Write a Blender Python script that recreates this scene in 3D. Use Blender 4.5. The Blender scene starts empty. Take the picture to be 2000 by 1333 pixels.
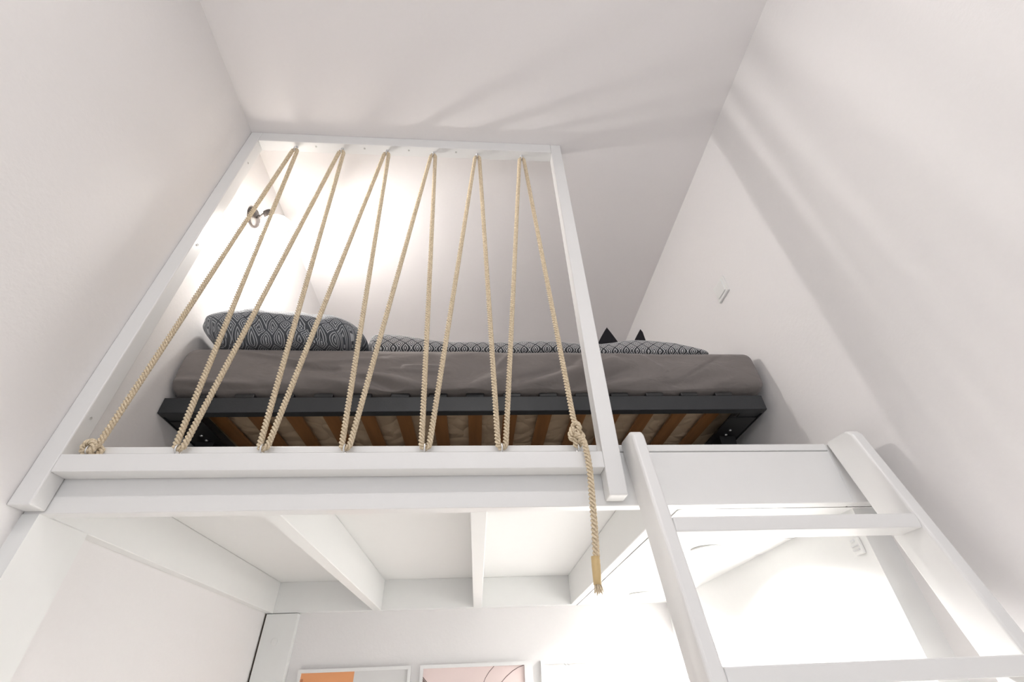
import bpy, bmesh, math, random
from mathutils import Vector, Matrix, noise
random.seed(4)
PI = math.pi
H = 1.70                       # camera height over the floor; all z below are measured from the camera
sc = bpy.context.scene
col = sc.collection

# ------------------------------------------------------------------ camera
cam_d = bpy.data.cameras.new('camera')
cam = bpy.data.objects.new('camera', cam_d); col.objects.link(cam)
M = Matrix(((0.99751206, -0.0116585, -0.06952536, 0),
            (-0.06164091, -0.62279103, -0.77995624, 0),
            (-0.03420665, 0.78230136, -0.6219602, H),
            (0, 0, 0, 1)))
cam.matrix_world = M
cam_d.sensor_width = 36; cam_d.lens = 879.2 / 2000 * 36; cam_d.clip_start = .02
sc.camera = cam
# ------------------------------------------------------------------ world, exposure
w = bpy.data.worlds.new('world'); sc.world = w; w.use_nodes = True
w.node_tree.nodes['Background'].inputs[0].default_value = (.75, .85, 1, 1)
w.node_tree.nodes['Background'].inputs[1].default_value = .6
sc.view_settings.view_transform = 'Standard'; sc.view_settings.look = 'None'
sc.view_settings.gamma = 1; sc.view_settings.use_curve_mapping = False
sc.view_settings.exposure = 1.05

def add_light(name, kind, loc, energy, color, size=.1, size_y=None, rot=(0, 0, 0), parent=None, spot=None, blend=.5):
    d = bpy.data.lights.new(name, kind); d.energy = energy; d.color = color
    if kind == 'AREA':
        d.size = size
        if size_y: d.shape = 'RECTANGLE'; d.size_y = size_y
    else: d.shadow_soft_size = size
    if spot: d.spot_size = math.radians(spot); d.spot_blend = blend
    o = bpy.data.objects.new(name, d); col.objects.link(o)
    o.rotation_euler = rot
    p = Vector((loc[0], loc[1], loc[2] + H))
    if parent: o.parent = parent; o.location = p - parent.location
    else: o.location = p
    return o

DAY = 4
# daylight entering by the big window in the wall behind the camera
add_light('window_daylight', 'AREA', (-.1, -2.72, .25), DAY, (.93, .97, 1), 1.5, 2.3, (math.radians(90), 0, 0))
PENDANT = 6.6
BOUNCE_FILL = 14.5  # strength of the added fill uplighter behind the camera
DOWN = 33
WALL_LAMP = 9.5

# ------------------------------------------------------------------ materials
def new_mat(name):
    m = bpy.data.materials.new(name); m.use_nodes = True
    return m, m.node_tree, m.node_tree.nodes['Principled BSDF']

def paint(name, c, rough=.5, bump=.0, scale=60, var=.0, spec=.5):
    m, nt, b = new_mat(name)
    b.inputs['Base Color'].default_value = (*c, 1); b.inputs['Roughness'].default_value = rough
    b.inputs['Specular IOR Level'].default_value = spec
    tc = nt.nodes.new('ShaderNodeTexCoord')
    n = nt.nodes.new('ShaderNodeTexNoise'); n.inputs['Scale'].default_value = scale; n.inputs['Detail'].default_value = 4
    nt.links.new(tc.outputs['Object'], n.inputs['Vector'])
    if var:
        mx = nt.nodes.new('ShaderNodeMix'); mx.data_type = 'RGBA'
        mx.inputs[6].default_value = (*[x * (1 - var) for x in c], 1); mx.inputs[7].default_value = (*[min(1, x * (1 + var)) for x in c], 1)
        nt.links.new(n.outputs[0], mx.inputs[0]); nt.links.new(mx.outputs[2], b.inputs['Base Color'])
    if bump:
        bp = nt.nodes.new('ShaderNodeBump'); bp.inputs['Strength'].default_value = bump; bp.inputs['Distance'].default_value = .002
        nt.links.new(n.outputs[0], bp.inputs['Height']); nt.links.new(bp.outputs[0], b.inputs['Normal'])
    return m

def emis(name, c, s, base=(.9, .9, .9)):
    m, nt, b = new_mat(name)
    b.inputs['Base Color'].default_value = (*base, 1)
    b.inputs['Emission Color'].default_value = (*c, 1); b.inputs['Emission Strength'].default_value = s
    return m

WALL = paint('wall_paint', (.835, .813, .807), .75, .25, 90, .012, .3)
CEIL = paint('ceiling_paint', (.83, .80, .795), .85, .15, 70, .01, .2)
WOODW = paint('white_gloss_paint', (.80, .793, .782), .34, .25, 26, .012, .5)
SOFF = paint('white_matt_board', (.83, .83, .815), .55, .1, 30, .01, .4)
DARKM = paint('graphite_metal', (.022, .024, .027), .45, .15, 200, .08, .5)
BLACKM = paint('black_plastic', (.015, .015, .016), .45, 0, 50, 0, .5)
STEEL, _, b = new_mat('zinc_steel'); b.inputs['Base Color'].default_value = (.75, .76, .77, 1); b.inputs['Metallic'].default_value = 1; b.inputs['Roughness'].default_value = .28
PLASTIC = paint('white_plastic', (.82, .82, .80), .35)
CHIP = paint('filled_screw_hole', (.5, .49, .47), .6)
GAP = paint('dark_gap', (.06, .045, .03), .8)

def rope_mat():
    m, nt, b = new_mat('jute_rope')
    tc = nt.nodes.new('ShaderNodeTexCoord')
    n = nt.nodes.new('ShaderNodeTexNoise'); n.inputs['Scale'].default_value = 260; n.inputs['Detail'].default_value = 5
    nt.links.new(tc.outputs['Object'], n.inputs['Vector'])
    r = nt.nodes.new('ShaderNodeValToRGB')
    r.color_ramp.elements[0].color = (.52, .41, .28, 1); r.color_ramp.elements[0].position = .3
    r.color_ramp.elements[1].color = (.88, .76, .57, 1); r.color_ramp.elements[1].position = .7
    nt.links.new(n.outputs[0], r.inputs[0]); nt.links.new(r.outputs[0], b.inputs['Base Color'])
    bp = nt.nodes.new('ShaderNodeBump'); bp.inputs['Strength'].default_value = .5; bp.inputs['Distance'].default_value = .001
    nt.links.new(n.outputs[0], bp.inputs['Height']); nt.links.new(bp.outputs[0], b.inputs['Normal'])
    b.inputs['Roughness'].default_value = .9; b.inputs['Specular IOR Level'].default_value = .15
    return m
ROPE = rope_mat()
TAPE = paint('tan_tape', (.62, .45, .22), .45, .3, 120, .1)

def math_node(nt, op, a, b=None, c=None):
    n = nt.nodes.new('ShaderNodeMath'); n.operation = op
    for i, v in enumerate((a, b, c)):
        if v is None: continue
        if isinstance(v, (int, float)): n.inputs[i].default_value = v
        else: nt.links.new(v, n.inputs[i])
    return n.outputs[0]

def diamond_cloth(name, sx, sz, axes, dark=(.075, .083, .095), light=(.46, .475, .50)):
    """concentric hexagon / diamond print"""
    m, nt, b = new_mat(name)
    tc = nt.nodes.new('ShaderNodeTexCoord')
    nz = nt.nodes.new('ShaderNodeTexNoise'); nz.inputs['Scale'].default_value = 4
    nt.links.new(tc.outputs['Object'], nz.inputs['Vector'])
    sep = nt.nodes.new('ShaderNodeSeparateXYZ'); nt.links.new(tc.outputs['Object'], sep.inputs[0])
    j = math_node(nt, 'MULTIPLY', nz.outputs[0], .35)
    u = math_node(nt, 'ADD', math_node(nt, 'MULTIPLY', sep.outputs[0], sx), j)
    v = math_node(nt, 'ADD', math_node(nt, 'MULTIPLY', math_node(nt, 'ADD', math_node(nt, 'MULTIPLY', sep.outputs[1], axes[0]), math_node(nt, 'MULTIPLY', sep.outputs[2], axes[1])), sz), j)
    fu = math_node(nt, 'ABSOLUTE', math_node(nt, 'SUBTRACT', math_node(nt, 'FRACT', u), .5))
    fv = math_node(nt, 'ABSOLUTE', math_node(nt, 'SUBTRACT', math_node(nt, 'FRACT', v), .5))
    d = math_node(nt, 'ADD', fu, fv)
    d2 = math_node(nt, 'MINIMUM', d, math_node(nt, 'SUBTRACT', 1.0, d))
    s = math_node(nt, 'SINE', math_node(nt, 'MULTIPLY', d2, 2 * PI * 6))
    k = math_node(nt, 'SMOOTH_MIN', math_node(nt, 'MAXIMUM', math_node(nt, 'MULTIPLY', math_node(nt, 'SUBTRACT', s, .15), 2.2), 0), 1, .1)
    mx = nt.nodes.new('ShaderNodeMix'); mx.data_type = 'RGBA'
    mx.inputs[6].default_value = (*dark, 1); mx.inputs[7].default_value = (*light, 1)
    nt.links.new(k, mx.inputs[0]); nt.links.new(mx.outputs[2], b.inputs['Base Color'])
    b.inputs['Roughness'].default_value = .8; b.inputs['Specular IOR Level'].default_value = .2
    b.inputs['Sheen Weight'].default_value = .25
    return m
PILLOWM = diamond_cloth('printed_pillow_cotton', 22, 31, (.5, 1))
DUVETM = diamond_cloth('printed_duvet_cotton', 24, 34, (1, 1), (.07, .073, .078), (.72, .72, .72))

def sheet_mat():
    m, nt, b = new_mat('grey_sheet')
    tc = nt.nodes.new('ShaderNodeTexCoord')
    mp = nt.nodes.new('ShaderNodeMapping'); mp.inputs['Scale'].default_value = (1, 1, 1.6)
    nt.links.new(tc.outputs['Object'], mp.inputs[0])
    n = nt.nodes.new('ShaderNodeTexNoise'); n.inputs['Scale'].default_value = 9; n.inputs['Detail'].default_value = 3; n.inputs['Distortion'].default_value = .6
    nt.links.new(mp.outputs[0], n.inputs['Vector'])
    n2 = nt.nodes.new('ShaderNodeTexNoise'); n2.inputs['Scale'].default_value = 420
    nt.links.new(tc.outputs['Object'], n2.inputs['Vector'])
    bp = nt.nodes.new('ShaderNodeBump'); bp.inputs['Strength'].default_value = .5; bp.inputs['Distance'].default_value = .02
    nt.links.new(n.outputs[0], bp.inputs['Height'])
    b2 = nt.nodes.new('ShaderNodeBump'); b2.inputs['Strength'].default_value = .2; b2.inputs['Distance'].default_value = .001
    nt.links.new(n2.outputs[0], b2.inputs['Height']); nt.links.new(bp.outputs[0], b2.inputs['Normal'])
    nt.links.new(b2.outputs[0], b.inputs['Normal'])
    b.inputs['Base Color'].default_value = (.20, .178, .168, 1); b.inputs['Roughness'].default_value = .75
    b.inputs['Specular IOR Level'].default_value = .25; b.inputs['Sheen Weight'].default_value = .15
    return m
SHEET = sheet_mat()

def tick_mat():
    m, nt, b = new_mat('quilted_ticking')
    tc = nt.nodes.new('ShaderNodeTexCoord')
    v = nt.nodes.new('ShaderNodeTexVoronoi'); v.inputs['Scale'].default_value = 14
    n = nt.nodes.new('ShaderNodeTexNoise'); n.inputs['Scale'].default_value = 5
    nt.links.new(tc.outputs['Object'], n.inputs['Vector'])
    ad = nt.nodes.new('ShaderNodeVectorMath'); ad.operation = 'MULTIPLY_ADD'
    ad.inputs[1].default_value = (.25, .25, .25)
    nt.links.new(n.outputs[1], ad.inputs[0]); nt.links.new(tc.outputs['Object'], ad.inputs[2])
    nt.links.new(ad.outputs[0], v.inputs['Vector'])
    bp = nt.nodes.new('ShaderNodeBump'); bp.inputs['Strength'].default_value = .9; bp.inputs['Distance'].default_value = .02; bp.invert = True
    nt.links.new(v.outputs['Distance'], bp.inputs['Height']); nt.links.new(bp.outputs[0], b.inputs['Normal'])
    b.inputs['Base Color'].default_value = (.72, .55, .38, 1); b.inputs['Roughness'].default_value = .9
    return m
TICK = tick_mat()

def wood_mat(name, c1, c2, axis_scale, rough=.4):
    m, nt, b = new_mat(name)
    tc = nt.nodes.new('ShaderNodeTexCoord'); mp = nt.nodes.new('ShaderNodeMapping'); mp.inputs['Scale'].default_value = axis_scale
    n = nt.nodes.new('ShaderNodeTexNoise'); n.inputs['Scale'].default_value = 8; n.inputs['Detail'].default_value = 6
    nt.links.new(tc.outputs['Object'], mp.inputs[0]); nt.links.new(mp.outputs[0], n.inputs['Vector'])
    r = nt.nodes.new('ShaderNodeValToRGB'); r.color_ramp.elements[0].color = (*c1, 1); r.color_ramp.elements[1].color = (*c2, 1)
    r.color_ramp.elements[0].position = .3; r.color_ramp.elements[1].position = .7
    nt.links.new(n.outputs[0], r.inputs[0]); nt.links.new(r.outputs[0], b.inputs['Base Color']); b.inputs['Roughness'].default_value = rough
    return m
SLAT = wood_mat('beech_slat', (.30, .13, .04), (.40, .18, .06), (6, .6, 6), .4)
FLOORM = wood_mat('pale_oak_floor', (.76, .735, .69), (.82, .79, .75), (5, .5, 5), .4)

# ------------------------------------------------------------------ mesh helpers
def V(p): return Vector((p[0], p[1], p[2] + H))

def link(name, bm, mat, parent=None, smooth=False, label=None):
    """bm holds world coordinates (already lifted by H)"""
    me = bpy.data.meshes.new(name)
    if parent:
        r = parent
        off = Vector(parent['_w']) if '_w' in parent.keys() else parent.location
    o = bpy.data.objects.new(name, me); col.objects.link(o)
    if parent:
        o.parent = parent
        bmesh.ops.translate(bm, verts=bm.verts, vec=-off)
    else:
        c = Vector(((min(v.co.x for v in bm.verts) + max(v.co.x for v in bm.verts)) / 2,
                    (min(v.co.y for v in bm.verts) + max(v.co.y for v in bm.verts)) / 2, min(v.co.z for v in bm.verts)))
        bmesh.ops.translate(bm, verts=bm.verts, vec=-c); o.location = c
    bmesh.ops.recalc_face_normals(bm, faces=bm.faces)
    bm.to_mesh(me); bm.free(); me.materials.append(mat)
    if smooth:
        for p in me.polygons: p.use_smooth = True
    if parent: wv = Vector(off); 
    else: wv = o.location.copy()
    o['_w'] = tuple(wv)
    if label: o['label'] = label
    return o

def box(bm, x0, x1, y0, y1, z0, z1, bev=0.0, seg=2):
    r = bmesh.ops.create_cube(bm, size=1)
    vs = r['verts']
    for v in vs:
        v.co = Vector(((x0 + x1) / 2 + v.co.x * (x1 - x0), (y0 + y1) / 2 + v.co.y * (y1 - y0), (z0 + z1) / 2 + H + v.co.z * (z1 - z0)))
    if bev:
        es = list({e for v in vs for e in v.link_edges})
        bmesh.ops.bevel(bm, geom=es, offset=bev, segments=seg, affect='EDGES', profile=.5)
    return bm

def tag(o, label=None, cat=None, group=None, kind=None):
    if label: o['label'] = label
    if cat: o['category'] = cat
    if group: o['group'] = group
    if kind: o['kind'] = kind
    return o

def struct(name, bm, mat, label, cat):
    return tag(link(name, bm, mat), label, cat, kind='structure')

def thing(name, loc, label, cat, group=None):
    o = bpy.data.objects.new(name, None); col.objects.link(o); o.location = V(loc); o.empty_display_size = .05
    o['_w'] = tuple(o.location)
    return tag(o, label, cat, group)

def tube(bm, pts, r, n=8, close=False, caps=True):
    """sweep a circle along world points (already lifted); parallel transport"""
    pts = [Vector(p) for p in pts]; N = len(pts)
    t0 = (pts[1] - pts[0]).normalized()
    ref = Vector((0, 1, 0)) if abs(t0.y) < .9 else Vector((1, 0, 0))
    nv = t0.cross(ref).normalized(); rings = []
    for i in range(N):
        if close: t = (pts[(i + 1) % N] - pts[i - 1]).normalized()
        else: t = (pts[min(i + 1, N - 1)] - pts[max(i - 1, 0)]).normalized()
        nv = (nv - t * nv.dot(t)).normalized(); bv = t.cross(nv)
        rr = r[i] if isinstance(r, (list, tuple)) else r
        rings.append([bm.verts.new(pts[i] + (nv * math.cos(2 * PI * k / n) + bv * math.sin(2 * PI * k / n)) * rr) for k in range(n)])
    for i in range(N if close else N - 1):
        a, b = rings[i], rings[(i + 1) % N]
        for k in range(n): bm.faces.new((a[k], a[(k + 1) % n], b[(k + 1) % n], b[k]))
    if caps and not close:
        bm.faces.new(rings[0][::-1]); bm.faces.new(rings[-1])

def lathe(bm, prof, origin, axis, n=24, cap=True):
    """prof: (radius, distance along axis)"""
    ax = Vector(axis).normalized(); ref = Vector((0, 0, 1)) if abs(ax.z) < .9 else Vector((1, 0, 0))
    u = ax.cross(ref).normalized(); v = ax.cross(u); o = V(origin); rings = []
    for r, d in prof:
        rings.append([bm.verts.new(o + ax * d + (u * math.cos(2 * PI * k / n) + v * math.sin(2 * PI * k / n)) * max(r, 1e-5)) for k in range(n)])
    for a, b in zip(rings, rings[1:]):
        for k in range(n): bm.faces.new((a[k], a[(k + 1) % n], b[(k + 1) % n], b[k]))
    if cap:
        bm.faces.new(rings[0][::-1]); bm.faces.new(rings[-1])

def rbox(bm, x0, x1, y0, y1, z0, z1, r, nx, ny, nz, disp=None):
    """finely gridded box with rounded edges, optional displacement(p, normal) -> p"""
    c = Vector(((x0 + x1) / 2, (y0 + y1) / 2, (z0 + z1) / 2)); h = Vector(((x1 - x0) / 2, (y1 - y0) / 2, (z1 - z0) / 2))
    new = []
    def face(ax, sgn, na, nb):
        a, b = [i for i in range(3) if i != ax]
        grid = []
        for i in range(na + 1):
            row = []
            for j in range(nb + 1):
                q = Vector((0, 0, 0)); q[ax] = sgn * h[ax]; q[a] = (2 * i / na - 1) * h[a]; q[b] = (2 * j / nb - 1) * h[b]
                inn = Vector([max(-(h[k] - r), min(h[k] - r, q[k])) for k in range(3)])
                d = q - inn
                nrm = d.normalized() if d.length > 1e-9 else Vector((0, 0, 1))
                p = inn + nrm * r + c
                if disp: p = disp(p, nrm)
                row.append(bm.verts.new((p.x, p.y, p.z + H)))
            grid.append(row)
        for i in range(na):
            for j in range(nb):
                f = (grid[i][j], grid[i + 1][j], grid[i + 1][j + 1], grid[i][j + 1])
                bm.faces.new(f if sgn > 0 else f[::-1])
        for row in grid: new.extend(row)
    n = (nx, ny, nz)
    for ax in range(3):
        a, b = [i for i in range(3) if i != ax]
        for s in (-1, 1): face(ax, s, n[a], n[b])
    bmesh.ops.remove_doubles(bm, verts=new, dist=1e-5)

BM = bmesh.new
XL, XR, YB, CZ, YF = -.975, 1.0, 2.5, 1.91, -2.6
FZ = -H
# ------------------------------------------------------------------ room shell
struct('floor', box(BM(), XL - .1, XR + .1, YF - .1, YB + .1, FZ - .1, FZ), FLOORM, 'pale oak floor of the narrow room', 'floor')
struct('ceiling', box(BM(), XL - .1, XR + .1, YF - .1, YB + .1, CZ, CZ + .1), CEIL, 'smooth white ceiling high above the loft bed', 'ceiling')
struct('wall_left', box(BM(), XL - .1, XL, YF - .1, YB + .1, FZ, CZ), WALL, 'tall white painted wall on the left side', 'wall')
struct('wall_right', box(BM(), XR, XR + .1, YF - .1, YB + .1, FZ, CZ), WALL, 'tall white painted wall on the right side', 'wall')
struct('wall_back', box(BM(), XL, XR, YB, YB + .1, FZ, CZ), WALL, 'white end wall behind the loft bed and pictures', 'wall')
bm = BM(); WX0, WX1, WZ0, WZ1 = -.85, .65, -.9, 1.4
box(bm, XL, WX0, YF - .1, YF, FZ, CZ); box(bm, WX1, XR, YF - .1, YF, FZ, CZ)
box(bm, WX0, WX1, YF - .1, YF, FZ, WZ0); box(bm, WX0, WX1, YF - .1, YF, WZ1, CZ)
struct('wall_front', bm, WALL, 'white wall with the tall window, behind the viewer', 'wall')
bm = BM()
for a in ((WX0, WX0 + .05, WZ0, WZ1), (WX1 - .05, WX1, WZ0, WZ1), (WX0 + .05, WX1 - .05, WZ0, WZ0 + .05), (WX0 + .05, WX1 - .05, WZ1 - .05, WZ1), (-.12, -.08, WZ0 + .05, WZ1 - .05)):
    box(bm, a[0], a[1], YF - .08, YF - .02, a[2], a[3])
struct('window_1', bm, WOODW, 'tall white framed window behind the viewer', 'window')
# linings under the loft
bm = box(BM(), XL, -.94, 1.047, 1.20, FZ, .345)
struct('trim_1', bm, SOFF, 'narrow white pilaster at the front of the left wall under the loft', 'trim')
bm = box(BM(), .935, XR, 1.09, YB, FZ, .345)
struct('trim_2', bm, SOFF, 'white lining board along the right wall under the loft', 'trim')
bm = box(BM(), -.966, -.825, 2.465, YB, FZ, .343, .002)
tr = struct('trim_3', bm, SOFF, 'white boxed corner casing beside the pictures', 'trim')
bm = box(BM(), -.9745, -.966, 2.475, 2.499, FZ, .343)
link('gap', bm, GAP, tr, label='thin dark vertical gap')
bm = BM(); lathe(bm, [(.014, 0), (.014, .003), (.011, .004)], (-.902, 2.465, .235), (0, -1, 0), 20)
tag(link('blanking_cap', bm, PLASTIC, smooth=False), 'small round white cap on the corner casing left of the pictures', 'cap')

# ------------------------------------------------------------------ loft platform
ZF0, ZF1, YA = .345, .499, 1.047
lp = thing('loft_platform', (0, 1.75, ZF0), 'white painted loft platform with exposed joists carrying the bed', 'loft platform')
bm = BM(); box(bm, XL + .001, .482, 1.08, YB, .474, .496); link('deck', bm, SOFF, lp)
bm = BM()
box(bm, XL + .001, .9105, YA, 1.08, ZF0, .479, .0015, 1)
link('fascia', bm, WOODW, lp)
bm = BM(); box(bm, XL + .001, .9105, YA - .001, 1.08, .4805, ZF1, .002, 1); link('fascia_cap', bm, WOODW, lp)
bm = BM(); box(bm, .912, .995, YA + .002, 1.08, ZF0, ZF1, .002, 1); link('fascia_end', bm, WOODW, lp)
for x0, x1 in ((XL + .001, -.94), (-.49, -.45), (-.02, .02), (.45, .4825)):
    bm = BM(); box(bm, x0, x1, 1.08, YB - .03, ZF0 + .0005, .474, .002, 1); link('joist', bm, SOFF, lp)
bm = BM(); box(bm, XL + .001, .481, YB - .03, YB, ZF0 + .0005, .474, .001, 1); link('ledger', bm, SOFF, lp)
# dropped ceiling with two holes for the downlights (ring of quads)
def panel_with_holes(x0, x1, y0, y1, z0, z1, holes, r):
    bm = BM(); ys = [y0]
    for (cx, cy) in holes: ys += [cy - .1, cy + .1]
    ys.append(y1)
    n = 32
    for a, b in zip(ys, ys[1:]):
        hole = [h for h in holes if a < h[1] < b]
        if not hole:
            f = [bm.verts.new((x, y, z0 + H)) for x, y in ((x0, a), (x1, a), (x1, b), (x0, b))]; bm.faces.new(f)
        else:
            cx, cy = hole[0]; inner = []; outer = []; up = []
            for k in range(n):
                an = 2 * PI * (k + .5) / n; dx, dy = math.cos(an), math.sin(an)
                inner.append(bm.verts.new((cx + dx * r, cy + dy * r, z0 + H)))
                up.append(bm.verts.new((cx + dx * r, cy + dy * r, z1 + H)))
                t = min(((x1 - cx) / dx if dx > 0 else (x0 - cx) / dx), ((b - cy) / dy if dy > 0 else (a - cy) / dy))
                outer.append(bm.verts.new((cx + dx * t, cy + dy * t, z0 + H)))
            for k in range(n):
                bm.faces.new((inner[k], inner[(k + 1) % n], outer[(k + 1) % n], outer[k]))
                bm.faces.new((inner[k], up[k], up[(k + 1) % n], inner[(k + 1) % n]))
            for sx, sy in ((x0, a), (x1, a), (x1, b), (x0, b)):      # fill the corners
                o = sorted(outer, key=lambda v: (v.co.x - sx) ** 2 + (v.co.y - sy) ** 2)[:2]
                bm.faces.new((bm.verts.new((sx, sy, z0 + H)), o[0], o[1]))
    f = [bm.verts.new((x, y, z1 + .03 + H)) for x, y in ((x0, y0), (x1, y0), (x1, y1), (x0, y1))]; bm.faces.new(f)
    return bm
HOLES = [(.709, 1.457), (.717, 2.216)]
bm = panel_with_holes(.4835, .999, 1.082, YB, ZF0, .44, HOLES, .036)
link('soffit_panel', bm, SOFF, lp)
bm = BM(); box(bm, .4835, .999, 1.082, YB, .46, .496); link('deck', bm, SOFF, lp)
for k, (x, y) in enumerate(HOLES):
    d = thing('downlight', (x, y, ZF0), ('white round recessed downlight just behind the ladder top', 'white round recessed downlight at the far end of the soffit by the back wall')[k], 'downlight', 'downlights in the soffit')
    bm = BM(); lathe(bm, [(.033, .012), (.0345, .001), (.037, -.004), (.045, -.0055), (.0475, -.003), (.048, -.0003), (.038, -.0003)], (x, y, ZF0), (0, 0, 1), 36, False)
    link('trim_ring', bm, paint('downlight_ring', (.62, .62, .61), .35), d, True)
    bm = BM(); lathe(bm, [(.033, .03), (.0335, .034)], (x, y, ZF0), (0, 0, 1), 32)
    link('diffuser', bm, emis('downlight_glow', (1, .98, .94), 14), d, label='glowing diffuser')
    add_light('spot', 'SPOT', (x, y, ZF0 - .012), DOWN * (1.1, .6)[k], (1, .985, .97), .03, None, (0, 0, 0), d, 150, .6)

# ------------------------------------------------------------------ guard frame
gf = thing('rope_guard_frame', (-.3, 1.02, .345), 'white timber guard frame from loft edge up to the ceiling', 'guard frame')
FY0, FY1 = 1.0, 1.0455
bm = BM(); box(bm, XL + .0005, -.929, FY0, FY1, .349, CZ - .0005, .003); link('post', bm, WOODW, gf)
bm = BM(); box(bm, .296, .340, FY0, FY1, .354, CZ - .0005, .003); link('post', bm, WOODW, gf)
bm = BM(); box(bm, -.929, .296, FY0 + .0005, FY1, .420, .461, .002); link('bottom_rail', bm, WOODW, gf)
bm = BM(); box(bm, -.929, .296, FY0 + .0005, FY1, 1.846, CZ - .0005, .002); link('top_rail', bm, WOODW, gf)
def disc(parent, p, axis, r=.004):
    bm = BM(); lathe(bm, [(r, 0), (r * .9, .0012), (r * .3, .0008)], p, axis, 12); return link('screw_head', bm, CHIP, parent)
for x in (-.70, -.50, -.315, -.115): disc(gf, (x, 1.018, 1.846), (0, 0, -1))
for z in (1.20, .56, 1.70): disc(gf, (-.929, 1.018, z), (1, 0, 0))
def ring_pts(c, r, n=20, a0=0, a1=2 * PI):
    return [V((c[0], c[1] + math.cos(a0 + (a1 - a0) * k / n) * r, c[2] + math.sin(a0 + (a1 - a0) * k / n) * r)) for k in range(n + 1)]
EY = 1.0235
TOPX = (-.781, -.592, -.406, -.211, -.024, .167)
BOTX = (-.893, -.700, -.510, -.320, -.131, .055, .243)
def eye(x, top):
    bm = BM(); s = -1 if top else 1; z0 = 1.846 if top else .461
    c = (x, EY, z0 + s * .019)
    tube(bm, ring_pts(c, .0112, 22, -s * PI / 2, -s * PI / 2 + 2 * PI * .93), .0021, 8)
    tube(bm, [V((x, EY, z0 - s * .006)), V((x, EY, z0 + s * .008))], .0024, 8)
    lathe(bm, [(.0055, 0), (.005, .0015)], (x, EY, z0), (0, 0, s), 12)
    return link('eye_screw', bm, STEEL, gf, True)
for x in TOPX: eye(x, True)
for x in BOTX: eye(x, False)

# ------------------------------------------------------------------ rope
def resample(pts, step):
    out = [pts[0].copy()]; acc = 0
    for a, b in zip(pts, pts[1:]):
        L = (b - a).length
        if L < 1e-9: continue
        d = step - acc
        while d <= L:
            out.append(a.lerp(b, d / L)); d += step
        acc = L - (d - step)
    return out
def smooth_pts(pts, it):
    for _ in range(it):
        pts = [pts[0]] + [(pts[i - 1] + pts[i] * 2 + pts[i + 1]) / 4 for i in range(1, len(pts) - 1)] + [pts[-1]]
    return pts
def arc(cx, cz, r, a0, a1, y=EY, n=10):
    return [V((cx + math.cos(a0 + (a1 - a0) * k / n) * r, y, cz + math.sin(a0 + (a1 - a0) * k / n) * r)) for k in range(n + 1)]
path = []
zb, zt, ra = .490, 1.817, .0095
# coil and knot round the first eye
c0 = BOTX[0]
for k in range(46):
    a = -PI * .6 - 2 * PI * 1.9 * k / 45
    rr = .0135 + .0015 * math.sin(a * .5)
    path.append(V((c0 + math.cos(a) * rr, EY + .001 - .013 * math.cos(a * .53), .483 + math.sin(a) * rr)))
path.append(V((c0 + .012, EY, .502)))
prev_b = c0
for i, tx in enumerate(TOPX):
    path += arc(tx, zt, ra, PI * .97, PI * .06)
    bx = BOTX[i + 1]
    if i < 5: path += arc(bx, zb, ra, -PI * .97, -PI * .05)
# the stopper knot at the last eye
kx, kz = .2405, .515
path.append(V((kx - .002, 1.012, kz + .04)))
s = .0058
for k in range(60):
    t = .35 + 2 * PI * .93 * k / 59
    path.append(V((kx + s * (math.sin(t) + 2 * math.sin(2 * t)), 1.009 - .0085 * -math.sin(3 * t), kz - s * 1.35 * (math.cos(t) - 2 * math.cos(2 * t)) + .0)))
path += [V((.2365, 1.012, .500)), V((.238, 1.018, .487)), V((.243, EY, .4805)), V((.2485, 1.018, .490)), V((.2500, 1.000, .4935)), V((.2510, .9845, .478)),
         V((.2530, .980, .44)), V((.2535, .981, .40)), V((.2510, .983, .35)), V((.2475, .985, .29)), V((.243, .985, .235)), V((.2385, .984, .19))]
path = resample(path, .004)
path = smooth_pts(path, 3)
path = resample(path, .0032)
def laid_rope(bm, pts, R=.0078, pitch=.028, n=7):
    N = len(pts); t0 = (pts[1] - pts[0]).normalized(); nv = t0.cross(Vector((0, 1, 0))).normalized()
    fr = []
    for i in range(N):
        t = (pts[min(i + 1, N - 1)] - pts[max(i - 1, 0)]).normalized()
        nv = (nv - t * nv.dot(t)).normalized(); fr.append((t, nv, t.cross(nv)))
    rs = R * .50; ro = R * .53
    for s3 in range(3):
        rings = []
        for i in range(N):
            ph = -2 * PI * (i * .0032 / pitch + s3 / 3); t, u, v = fr[i]
            c = pts[i] + (u * math.cos(ph) + v * math.sin(ph)) * ro
            rings.append([bm.verts.new(c + (u * math.cos(ph + 2 * PI * k / n) + v * math.sin(ph + 2 * PI * k / n)) * rs) for k in range(n)])
        for a, b in zip(rings, rings[1:]):
            for k in range(n): bm.faces.new((a[k], a[(k + 1) % n], b[(k + 1) % n], b[k]))
        bm.faces.new(rings[0][::-1]); bm.faces.new(rings[-1])
bm = BM(); laid_rope(bm, path)
rope = tag(link('rope', bm, ROPE, smooth=True), 'twisted beige jute rope zigzagging between the guard frame rails, with a hanging tail', 'rope')
bm = BM()
tube(bm, [V((.2392, .984, .222)), V((.2385, .984, .205)), V((.2372, .984, .185)), V((.2362, .984, .170))], [.0088, .0092, .0086, .0080], 14)
link('tape_wrap', bm, TAPE, rope, True, label='glossy tan tape wrapped round the rope end')
bm = BM()
for k in range(16):
    a = k * 2.4; r = .0062 * math.sqrt((k + .5) / 16)
    p = Vector((.2362 + math.cos(a) * r, .984 + math.sin(a) * r, .171))
    q = p + Vector((math.cos(a) * .0035, math.sin(a) * .003, -.013 - random.random() * .006))
    tube(bm, [V(p), V((p + q) / 2 + Vector((.0006, 0, 0))), V(q)], [.0016, .0015, .0008], 5)
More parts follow.
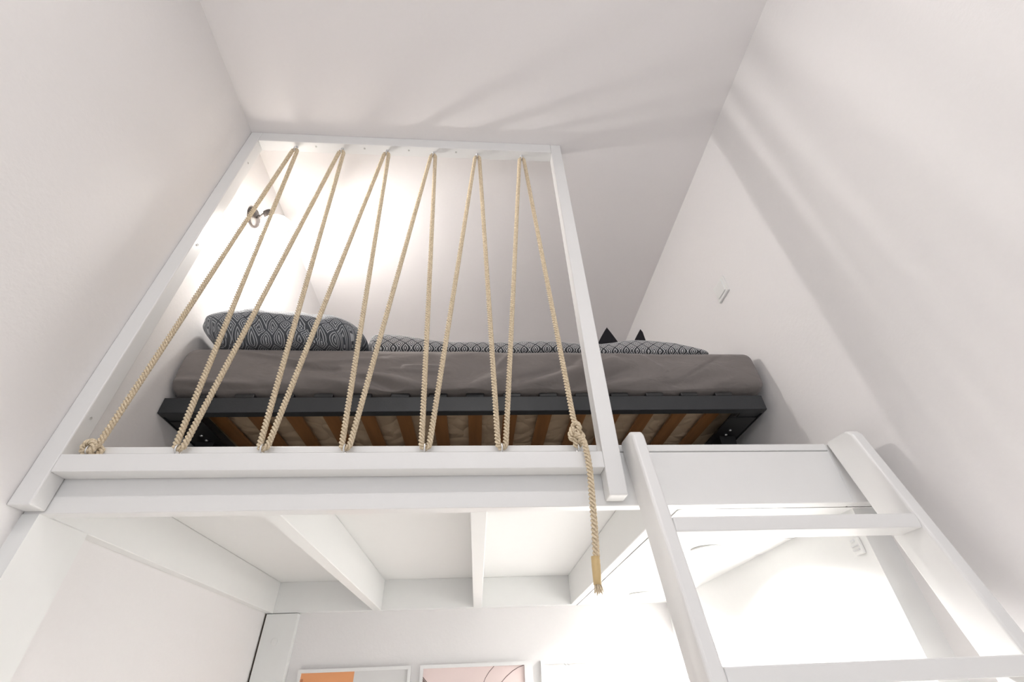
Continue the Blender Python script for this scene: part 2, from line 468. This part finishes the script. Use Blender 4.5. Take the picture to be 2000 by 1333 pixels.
link('frayed_end', bm, ROPE, rope, True, label='frayed rope end below the tape')

# ------------------------------------------------------------------ ladder
LD = Vector((0, .20872, .97798)); TN = .2134
lad = thing('ladder', (.65, .6, FZ), 'white painted wooden ladder leaning on the loft edge beside the right wall', 'ladder')
YBK, ZBK = 1.0455, .499                       # back edge touches the fascia cap here
def yb(z): return YBK - (ZBK - z) * TN
DEP = .0885
def stringer(x0, x1):
    bm = BM(); n = 12
    zt_, z0 = .5025, FZ
    prof = [(yb(z0), z0), (yb(z0) - DEP, z0)]
    zf = zt_ - .010                            # front top corner a little lower, rounded
    pts = [(yb(z0), z0), (yb(z0) - DEP, z0), (yb(zf - .012) - DEP, zf - .012), (yb(zf) - DEP + .006, zf - .001), (yb(zf) - DEP + .016, zf + .004),
           (yb(zt_) - .012, zt_), (yb(zt_) - .002, zt_ - .004), (yb(zt_ - .012), zt_ - .012)]
    a = [bm.verts.new((x0, y, z + H)) for y, z in pts]; b = [bm.verts.new((x1, y, z + H)) for y, z in pts]
    bm.faces.new(a); bm.faces.new(b[::-1])
    for k in range(len(pts)): bm.faces.new((a[k], b[k], b[(k + 1) % len(pts)], a[(k + 1) % len(pts)]))
    bmesh.ops.recalc_face_normals(bm, faces=bm.faces)
    es = [e for e in bm.edges if abs(e.verts[0].co.x - e.verts[1].co.x) < 1e-6]
    bmesh.ops.bevel(bm, geom=es, offset=.0065, segments=4, affect='EDGES', profile=.5)
    return link('stringer', bm, WOODW, lad, False)
LX0, LX1, RX0, RX1 = .3600, .3905, .9115, .9425
st1 = stringer(LX0, LX1); st2 = stringer(RX0, RX1)
z = .247
while z > FZ + .1:
    y0 = yb(z + .015) - DEP + .0015
    bm = BM(); box(bm, LX1 - .0005, RX0 + .0005, y0, y0 + .060, z, z + .029, .003)
    link('rung', bm, WOODW, lad); z -= .2475

# small white latch on the lining right behind the ladder
wb = thing('wall_bracket', (.935, 1.128, .25), 'small white plastic latch on the lining board behind the ladder', 'bracket')
bm = BM(); box(bm, .927, .9345, 1.112, 1.143, .246, .283, .0015); link('base', bm, PLASTIC, wb)
bm = BM(); box(bm, .923, .927, 1.117, 1.138, .2545, .2575); box(bm, .923, .927, 1.117, 1.138, .264, .267); box(bm, .9225, .927, 1.122, 1.133, .274, .279)
link('catch', bm, paint('grey_plastic', (.70, .70, .70), .4), wb)

# ------------------------------------------------------------------ bed frame (a touch out of level)
def tilt(x, z): return z + (x + .973) * .0085
BX0, BX1, BY0, BY1 = -.973, .958, 1.262, 2.462
BZ0, BZ1 = .712, .765
DECKZ = .4962
bed = thing('bed_frame', (0, 1.86, DECKZ), 'dark grey metal bed frame with sprung slats on the loft platform', 'bed frame')
def tb(bm):
    for v in bm.verts: v.co.z += (v.co.x + .973) * .0085
    return bm
bm = BM(); box(bm, BX0, BX1, BY0, BY0 + .003, BZ0, BZ1, .001, 1); box(bm, BX0 + .003, BX1 - .003, BY0 + .0031, BY0 + .028, BZ0, BZ0 + .003)
link('front_rail', tb(bm), DARKM, bed)
bm = BM(); box(bm, BX0, BX1, BY1 - .003, BY1, BZ0, BZ1); box(bm, BX0 + .003, BX1 - .003, BY1 - .028, BY1 - .0031, BZ0, BZ0 + .003)
link('back_rail', tb(bm), DARKM, bed)
for x0, s in ((BX0, 1), (BX1, -1)):
    bm = BM(); a, b_ = sorted((x0, x0 + s * .003)); box(bm, a, b_, BY0 + .0035, BY1 - .0035, BZ0, BZ1)
    a, b_ = sorted((x0 + s * .0032, x0 + s * .075)); box(bm, a, b_, BY0 + .029, BY1 - .029, BZ0 + .0045, BZ0 + .0075)
    link('end_rail', tb(bm), DARKM, bed)
for k in range(15):
    x = -.858 + k * .1203
    bm = BM(); n = 14
    for i in range(n):
        a = BY0 + .006 + (BY1 - BY0 - .012) * i / n; c = BY0 + .006 + (BY1 - BY0 - .012) * (i + 1) / n
        arc_ = lambda yy: .012 * (1 - ((yy - (BY0 + BY1) / 2) / .6) ** 2)
        za, zc = BZ1 - .016 + arc_(a), BZ1 - .016 + arc_(c)
        vs = [bm.verts.new((x + dx, yy, zz + H)) for yy, zz in ((a, za), (c, zc)) for dx, zz in ((-.024, zz), (.024, zz), (.024, zz + .008), (-.024, zz + .008))]
        for q in ((0, 1, 5, 4), (1, 2, 6, 5), (2, 3, 7, 6), (3, 0, 4, 7)): bm.faces.new([vs[j] for j in q])
        if i == 0: bm.faces.new(vs[:4])
        if i == n - 1: bm.faces.new(vs[4:])
    bmesh.ops.remove_doubles(bm, verts=bm.verts, dist=1e-5)
    link('slat', tb(bm), SLAT, bed)
    bm = BM(); box(bm, x - .03, x + .03, BY0 - .0015, BY0 + .035, BZ1 - .001, BZ1 + .013, .003)
    link('slat_holder', tb(bm), BLACKM, bed)
for sx, x in ((1, BX0 + .004), (-1, BX1 - .004)):
    for sy, y in ((1, BY0 + .06), (-1, BY1 - .06)):
        bm = BM(); a, b_ = sorted((x, x + sx * .085))
        # corner plate and folded leg
        p = [(x + sx * .003, y + sy * .00), (x + sx * .10, y + sy * .00), (x + sx * .10, y + sy * .20), (x + sx * .003, y + sy * .20)]
        lo = [bm.verts.new((px, py, BZ0 + .001 + H)) for px, py in p]; hi = [bm.verts.new((px, py, BZ0 + .004 + H)) for px, py in p]
        bm.faces.new(lo); bm.faces.new(hi[::-1])
        for k in range(4): bm.faces.new((lo[k], lo[(k + 1) % 4], hi[(k + 1) % 4], hi[k]))
        link('corner_plate', tb(bm), BLACKM, bed)
        bm = BM()
        cx, cy = x + sx * .045, y + sy * .17
        top = [(cx - .03, cy - .03), (cx + .03, cy - .03), (cx + .03, cy + .03), (cx - .03, cy + .03)]
        bot = [(cx - .015, cy - .015), (cx + .015, cy - .015), (cx + .015, cy + .015), (cx - .015, cy + .015)]
        zt2 = tilt(cx, BZ0) + .001
        A = [bm.verts.new((u, v, DECKZ + .004 + H)) for u, v in bot]; B = [bm.verts.new((u, v, zt2 + H)) for u, v in top]
        bm.faces.new(A); bm.faces.new(B[::-1])
        for k in range(4): bm.faces.new((A[k], A[(k + 1) % 4], B[(k + 1) % 4], B[k]))
        box(bm, cx - .02, cx + .02, cy - .02, cy + .02, DECKZ, DECKZ + .0045)
        lg = link('leg', bm, BLACKM, bed)
        for dy in (-.045, -.08):
            bm = BM(); xb = cx + sx * .012
            lathe(bm, [(.0055, 0), (.0055, .003), (.003, .005)], (xb, cy + sy * dy, tilt(xb, BZ0) + .001), (0, 0, -1), 10)
            link('bolt', bm, STEEL, lg, True)

# ------------------------------------------------------------------ mattress
MX0, MX1, MY0, MY1, MZ0, MZ1 = -.972, .982, 1.243, 2.475, .785, .957
def seg_d(px, pz, a, b):
    ax, az = a; bx, bz = b; dx, dz = bx - ax, bz - az; L = dx * dx + dz * dz
    t = max(0, min(1, ((px - ax) * dx + (pz - az) * dz) / L)); return math.hypot(px - ax - t * dx, pz - az - t * dz), t
creases = [((-.80, .93), (-.55, .88), .006, .008), ((-.66, .87), (-.30, .845), -.005, .008), ((.33, .88), (.40, .94), .006, .008), ((.55, .93), (.62, .86), .005, .01), ((.16, .80), (.46, .90), .012, .022), ((.30, .795), (.52, .87), -.010, .016), ((.10, .82), (.26, .86), -.006, .012), ((-.05, .79), (.12, .86), .007, .02),
           ((-.25, .87), (-.12, .866), .007, .006), ((-.30, .862), (-.10, .85), .005, .006), ((-.45, .855), (-.18, .81), .010, .016), ((-.40, .835), (-.26, .80), -.009, .012),
           ((-.55, .83), (-.33, .79), .008, .014), ((-.95, .815), (-.72, .805), .007, .010), ((-.9, .80), (-.6, .795), -.006, .008), ((.05, .86), (.10, .93), .006, .01),
           ((.36, .79), (.62, .84), .006, .02), ((.62, .80), (.80, .83), -.006, .02), ((.66, .81), (.86, .935), -.0035, .003), ((-.30, .90), (-.62, .885), .004, .010)]
def mat_disp(p, nrm):
    q = p.copy(); hz = (p.z - MZ0) / (MZ1 - MZ0)
    front = max(0, -nrm.y)
    if front > 0:
        d = .010 * math.sin(PI * min(1, max(0, hz))) ** .7
        for a, b, amp, wd in creases:
            dd, t = seg_d(p.x, p.z, a, b)
            if dd < wd * 3: d += 2.1 * amp * math.exp(-(dd / wd) ** 2) * (.35 + .65 * math.sin(PI * min(1, max(0, .1 + t * .8))))
        d += .009 * noise.noise(Vector((p.x * 5, 0, p.z * 12))) + .003 * noise.noise(Vector((p.x * 14, 3, p.z * 30)))
        q.y -= d * front
    # sagging lower hem
    if hz < .5:
        k = (1 - hz * 2)
        q.z += k * (-.004 - .011 * math.exp(-((p.x + .15) / .35) ** 2) + .018 * max(0, p.x - .2) + .004 * math.sin(p.x * 9))
        q.z = max(q.z, .779 + .0085 * (p.x + .97))
    # crowned top
    if nrm.z > .5: q.z += .004 * noise.noise(Vector((p.x * 3, p.y * 3, 0)))
    q.x -= .0  # keep ends clear of the walls
    return q
mt = thing('mattress', (0, 1.86, MZ0), 'mattress in a crumpled grey-brown fitted sheet, lying on the metal bed frame', 'mattress')
bm = BM(); rbox(bm, MX0, MX1, MY0, MY1, MZ0, MZ1, .035, 220, 30, 40, mat_disp)
link('fitted_sheet', bm, SHEET, mt, True)
bm = BM()
nx_, ny_ = 120, 60
g = [[bm.verts.new((MX0 + .06 + (MX1 - MX0 - .12) * i / nx_, MY0 + .05 + (MY1 - MY0 - .1) * j / ny_, H + .7765 + .0085 * (MX0 + .06 + (MX1 - MX0 - .12) * i / nx_ + .97) - .002 * abs(noise.noise(Vector((i * .23, j * .23, 1)))))) for j in range(ny_ + 1)] for i in range(nx_ + 1)]
for i in range(nx_):
    for j in range(ny_): bm.faces.new((g[i][j], g[i][j + 1], g[i + 1][j + 1], g[i + 1][j]))
link('ticking', bm, TICK, mt, True, label='beige quilted mattress underside')

# ------------------------------------------------------------------ pillow
def pillow(bm, c, half, rot=0, seed=0, nu=90, nv=50):
    rings = []; R = Matrix.Rotation(rot, 3, 'Y')
    for i in range(nv + 1):
        ph = -PI / 2 + PI * i / nv; row = []
        for j in range(nu):
            th = 2 * PI * j / nu
            sg = lambda v, e: math.copysign(abs(v) ** e, v)
            cx = sg(math.cos(th), .55); cy = sg(math.sin(th), .55)
            rad = sg(math.cos(ph), .62); zz = sg(math.sin(ph), .95)
            p = Vector((cx * rad, cy * rad, zz))
            edge = max(abs(p.x), abs(p.y))
            p.z *= (1 - .55 * edge ** 6)
            q = Vector((p.x * half[0], p.y * half[1], p.z * half[2]))
            nn = noise.noise(Vector((q.x * 9 + seed, q.y * 9, q.z * 9)))
            fold = abs(noise.noise(Vector((q.x * 7 + q.z * 10 + seed, q.y * 4, 5))))
            k = 1 + .05 * nn - .10 * max(0, .25 - fold) * 4 * .8
            q = Vector((q.x * (1 + .02 * nn), q.y * k, q.z * k))
            row.append(bm.verts.new(V(R @ q + Vector(c))))
        rings.append(row)
    for a, b in zip(rings, rings[1:]):
        for j in range(nu): bm.faces.new((a[j], a[(j + 1) % nu], b[(j + 1) % nu], b[j]))
    bmesh.ops.remove_doubles(bm, verts=bm.verts, dist=1e-5)
bm = BM(); pillow(bm, (-.688, 1.352, 1.036), (.286, .180, .086), .06, 2.0)
for v in bm.verts:
    v.co.z = max(v.co.z, MZ1 + H + .008); v.co.x = max(v.co.x, XL + .004)
pl = tag(link('pillow', bm, PILLOWM, smooth=True), 'plump dark grey pillow printed with pale concentric diamonds at the left end of the mattress', 'pillow')

# ------------------------------------------------------------------ duvet
bm = BM(); DX0, DX1, DY0, DY1 = -.395, .84, 1.262, 2.44
def duv_disp(p, nrm):
    q = p.copy(); t = (p.x - DX0) / (DX1 - DX0)
    hgt = .038 + .022 * math.exp(-((t - .02) / .12) ** 2) + .010 * math.exp(-((t - .80) / .08) ** 2) + .003 * math.sin(t * 17)
    hgt *= min(1, max(0.04, (1 - t) / .10)) ** .6
    z01 = (p.z - .96) / .06
    q.z = MZ1 + .006 + z01 * hgt * 1.35
    if nrm.z > 0: q.z += .006 * noise.noise(Vector((p.x * 8, p.y * 8, 0)))
    if nrm.y < 0: q.y += .012 * noise.noise(Vector((p.x * 6, 1, 0))) * abs(nrm.y)
    return q
rbox(bm, DX0, DX1, DY0, DY1, .96, 1.02, .025, 160, 60, 12, duv_disp)
dv = tag(link('duvet', bm, DUVETM, smooth=True), 'flat duvet with pale zigzag diamond print spread along the mattress', 'duvet')

# dark cloth with two peaks
bm = BM()
def peak(x0, x1, xc, h, y):
    n = 10; front = []; back = []
    for i in range(n + 1):
        x = x0 + (x1 - x0) * i / n
        t = (x - x0) / (xc - x0) if x < xc else (x1 - x) / (x1 - xc)
        zz = 1.036 + h * max(0, t) ** .8
        front.append((x, zz)); 
    vf = [bm.verts.new(V((x, y - .03 * (zz - 1.036) / h, zz))) for x, zz in front]
    vb = [bm.verts.new(V((x, y + .05 + .02 * (zz - 1.036) / h, zz - .004))) for x, zz in front]
    lf = [bm.verts.new(V((x, y + .01, 1.030))) for x, zz in front]; lb = [bm.verts.new(V((x, y + .06, 1.030))) for x, zz in front]
    for k in range(n):
        bm.faces.new((vf[k], vf[k + 1], vb[k + 1], vb[k])); bm.faces.new((lf[k], lf[k + 1], vf[k + 1], vf[k])); bm.faces.new((vb[k], vb[k + 1], lb[k + 1], lb[k]))
        bm.faces.new((lb[k], lb[k + 1], lf[k + 1], lf[k]))
    bm.faces.new((vf[0], vb[0], lb[0], lf[0])); bm.faces.new((vf[-1], lf[-1], lb[-1], vb[-1]))
peak(.440, .560, .500, .108, 1.37); peak(.580, .660, .640, .108, 1.37)
box(bm, .48, .66, 1.40, 1.46, 1.030, 1.045)
tag(link('folded_cloth', bm, paint('charcoal_cloth', (.02, .019, .022), .85, .3, 300, .1, .2), smooth=False), 'charcoal folded cloth poking up in two points behind the duvet edge', 'cloth')

# ------------------------------------------------------------------ wall lamp over the pillow end
BRZ = paint('dark_bronze', (.035, .028, .026), .35, 0, 50, 0, .6)
LAMPG, nt, b = new_mat('opal_glass')
b.inputs['Base Color'].default_value = (.9, .88, .84, 1); b.inputs['Emission Color'].default_value = (1, .93, .84, 1); b.inputs['Emission Strength'].default_value = 8
b.inputs['Roughness'].default_value = .15
lm = thing('wall_lamp', (-.975, 1.235, 1.63), 'small dark bronze wall lamp with glowing white opal shade above the pillow', 'wall lamp')
bm = BM(); lathe(bm, [(.045, 0), (.045, .007), (.038, .015), (.016, .021), (.006, .022)], (-.9745, 1.235, 1.640), (1, 0, 0), 28); link('wall_plate', bm, BRZ, lm, True)
bm = BM(); tube(bm, [V(p) for p in ((-.960, 1.235, 1.640), (-.945, 1.228, 1.632), (-.935, 1.220, 1.630), (-.920, 1.210, 1.634), (-.905, 1.204, 1.640))], .0045, 10)
bmesh.ops.create_icosphere(bm, subdivisions=2, radius=.009, matrix=Matrix.Translation(V((-.938, 1.222, 1.630)))); link('arm', bm, BRZ, lm, True)
AX = Vector((.45, .72, -.66)).normalized(); O = Vector((-.903, 1.200, 1.642))
bm = BM(); lathe(bm, [(.004, -.004), (.015, -.002), (.019, .006), (.020, .026), (.015, .03)], O, AX, 26); link('shade_cap', bm, BRZ, lm, True)
bm = BM(); lathe(bm, [(.018, .024), (.034, .030), (.052, .044), (.062, .062), (.066, .082), (.0665, .090), (.0645, .090), (.060, .064), (.050, .047), (.033, .034), (.017, .028)], O, AX, 40, False)
link('glass_shade', bm, LAMPG, lm, True, label='glowing white opal glass dome')
bm = BM(); bmesh.ops.create_uvsphere(bm, u_segments=24, v_segments=14, radius=.026, matrix=Matrix.Translation(V(O + AX * .056)))
link('bulb', bm, emis('bulb_glow', (1, .92, .82), 12), lm, True, label='bright glowing bulb')
add_light('bulb_light', 'POINT', O + AX * .097, WALL_LAMP, (1, .975, .94), .022, None, (0, 0, 0), lm)

# ------------------------------------------------------------------ switch plate on the right wall
sw = thing('wall_switch', (XR, 1.272, 1.26), 'small square white wall switch high on the right wall above the bed end', 'switch')
bm = BM(); box(bm, XR - .009, XR, 1.231, 1.313, 1.260, 1.342, .0015); link('plate', bm, PLASTIC, sw)
bm = BM(); box(bm, XR - .0135, XR - .0088, 1.243, 1.301, 1.272, 1.330, .001); link('rocker', bm, PLASTIC, sw)

# ------------------------------------------------------------------ pictures on the back wall
def print_mat(name, kind):
    m, nt, b = new_mat(name)
    b.inputs['Roughness'].default_value = .6
    tc = nt.nodes.new('ShaderNodeTexCoord'); sep = nt.nodes.new('ShaderNodeSeparateXYZ'); nt.links.new(tc.outputs['Object'], sep.inputs[0])
    return m
WHITEP = paint('paper_white', (.84, .83, .82), .6)
GREYP = paint('paper_pale_grey', (.70, .69, .68), .6, 0, 9, .03)
ORANGE = paint('paper_orange', (.80, .36, .16), .6, 0, 12, .05)
PINKP = paint('paper_pink', (.80, .66, .63), .6, 0, 7, .05)
BROWN = paint('paper_brown', (.55, .22, .10), .6)
INK = paint('ink_brown', (.13, .09, .08), .6)
INKG = paint('ink_grey', (.45, .44, .43), .6)
GLASS, nt, b = new_mat('picture_glass')
b.inputs['Transmission Weight'].default_value = 1; b.inputs['Roughness'].default_value = 0; b.inputs['IOR'].default_value = 1.05; b.inputs['Base Color'].default_value = (1, 1, 1, 1)
PT = .130
def picture(x0, x1, label):
    zb_ = PT - .68; yf = YB - .022
    t = thing('picture_frame', ((x0 + x1) / 2, YB, zb_), label, 'picture', 'framed prints in a row on the back wall')
    bm = BM(); f = .013
    for a in ((x0, x0 + f, zb_, PT), (x1 - f, x1, zb_, PT), (x0 + f, x1 - f, zb_, zb_ + f), (x0 + f, x1 - f, PT - f, PT)):
        box(bm, a[0], a[1], yf, YB - .0005, a[2], a[3])
    link('frame', bm, WOODW, t)
    bm = BM(); box(bm, x0 + f, x1 - f, YB - .012, YB - .0115 + .003, zb_ + f, PT - f)
    return t, bm, x0 + f, x1 - f, zb_ + f, PT - f
def quad(bm, pts, y):
    bm.faces.new([bm.verts.new(V((x, y, z_))) for x, z_ in pts])
def patch(pts, mat, t, dy, name='print_shape'):
    bm = BM(); quad(bm, pts, YB - .0125 - dy); return link(name, bm, mat, t)
def stroke(pts, r, mat, t, name='print_line'):
    bm = BM(); P = [Vector((x, YB - .0127, z_)) for x, z_ in pts]
    for a, b_ in zip(P, P[1:]):
        d = (b_ - a).normalized(); nn = Vector((-d.z, 0, d.x)) * r
        bm.faces.new([bm.verts.new(V(q)) for q in (a - nn, b_ - nn, b_ + nn, a + nn)])
    return link(name, bm, mat, t)
def glass(t, a, b_, c, d):
    bm = BM(); box(bm, a, b_, YB - .018, YB - .0165, c, d); link('glass', bm, GLASS, t)
t, bm, a, b_, c, d = picture(-.774, -.290, 'white framed print with an orange block and pale grey, left of the row'); link('print', bm, GREYP, t)
patch([(a, c), (-.535, c), (-.535, d), (a, d)], ORANGE, t, .0003); patch([(a, c), (a + .008, c), (a + .012, d - .02), (a, d - .02)], BROWN, t, .0006)
t, bm, a, b_, c, d = picture(-.249, .226, 'white framed pink print with thin brown curves, middle of the row'); link('print', bm, PINKP, t)
stroke([(x_, d - z_) for x_, z_ in ((.077, 0), (.055, .02), (.038, .042), (.027, .065), (.020, .10), (.018, .16))], .0012, INK, t)
stroke([(x_, d - z_) for x_, z_ in ((.212, 0), (.185, .008), (.16, .02), (.13, .04), (.105, .063), (.085, .09), (.07, .13))], .0012, INK, t)
for k in range(7): stroke([(a, d - .03 - k * .006), (a + .02 + k * .006, d - .05 - k * .014)], .0016, INK, t)
t, bm, a, b_, c, d = picture(.287, .768, 'white framed print with faint grey curves, right of the row'); link('print', bm, WHITEP, t)
stroke([(x_, d - z_) for x_, z_ in ((.394, 0), (.409, .014), (.418, .032), (.425, .06), (.428, .12))], .0012, INKG, t)
stroke([(x_, d - z_) for x_, z_ in ((.408, .002), (.43, .014), (.455, .034), (.485, .062), (.52, .11))], .0009, INKG, t)

# ------------------------------------------------------------------ room lamp on the ceiling behind the viewer (its light shades the rail)
cl = thing('ceiling_lamp', (0, -.66, CZ), 'long white linear ceiling lamp behind the viewer', 'ceiling lamp')
bm = BM(); box(bm, -.66, .66, -.72, -.60, CZ - .05, CZ - .0005, .004); link('housing', bm, PLASTIC, cl)
bm = BM(); box(bm, -.64, .64, -.70, -.62, CZ - .056, CZ - .0495); link('diffuser', bm, emis('linear_glow', (1, .95, .9), 3), cl)
add_light('linear_light', 'AREA', (0, -.66, CZ - .06), PENDANT, (1, .97, .945), 1.28, .08, (0, 0, 0), cl)

# unseen uplighter added in the rear corner for fill light bounced off the ceiling
fl = thing('fill_uplighter', (-.62, -1.9, FZ), 'white floor uplighter added out of view behind the viewer for bounced fill light', 'added fill lamp')
bm = BM(); lathe(bm, [(.13, 0), (.13, .015), (.02, .025)], (-.62, -1.9, FZ), (0, 0, 1), 28); link('base', bm, PLASTIC, fl, True)
bm = BM(); tube(bm, [V((-.62, -1.9, FZ + .02)), V((-.62, -1.9, .02))], .012, 12); link('pole', bm, PLASTIC, fl, True)
bm = BM(); lathe(bm, [(.03, .0), (.10, .03), (.15, .09), (.147, .09), (.098, .036), (.03, .006)], (-.62, -1.9, .02), (0, 0, 1), 32, False); link('bowl', bm, PLASTIC, fl, True)
add_light('bounce_fill_light', 'SPOT', (-.62, -1.9, .10), BOUNCE_FILL, (1, .985, .97), .06, None, (PI, 0, 0), fl, 165, .5)

for o in bpy.data.objects:
    if '_w' in o.keys(): del o['_w']
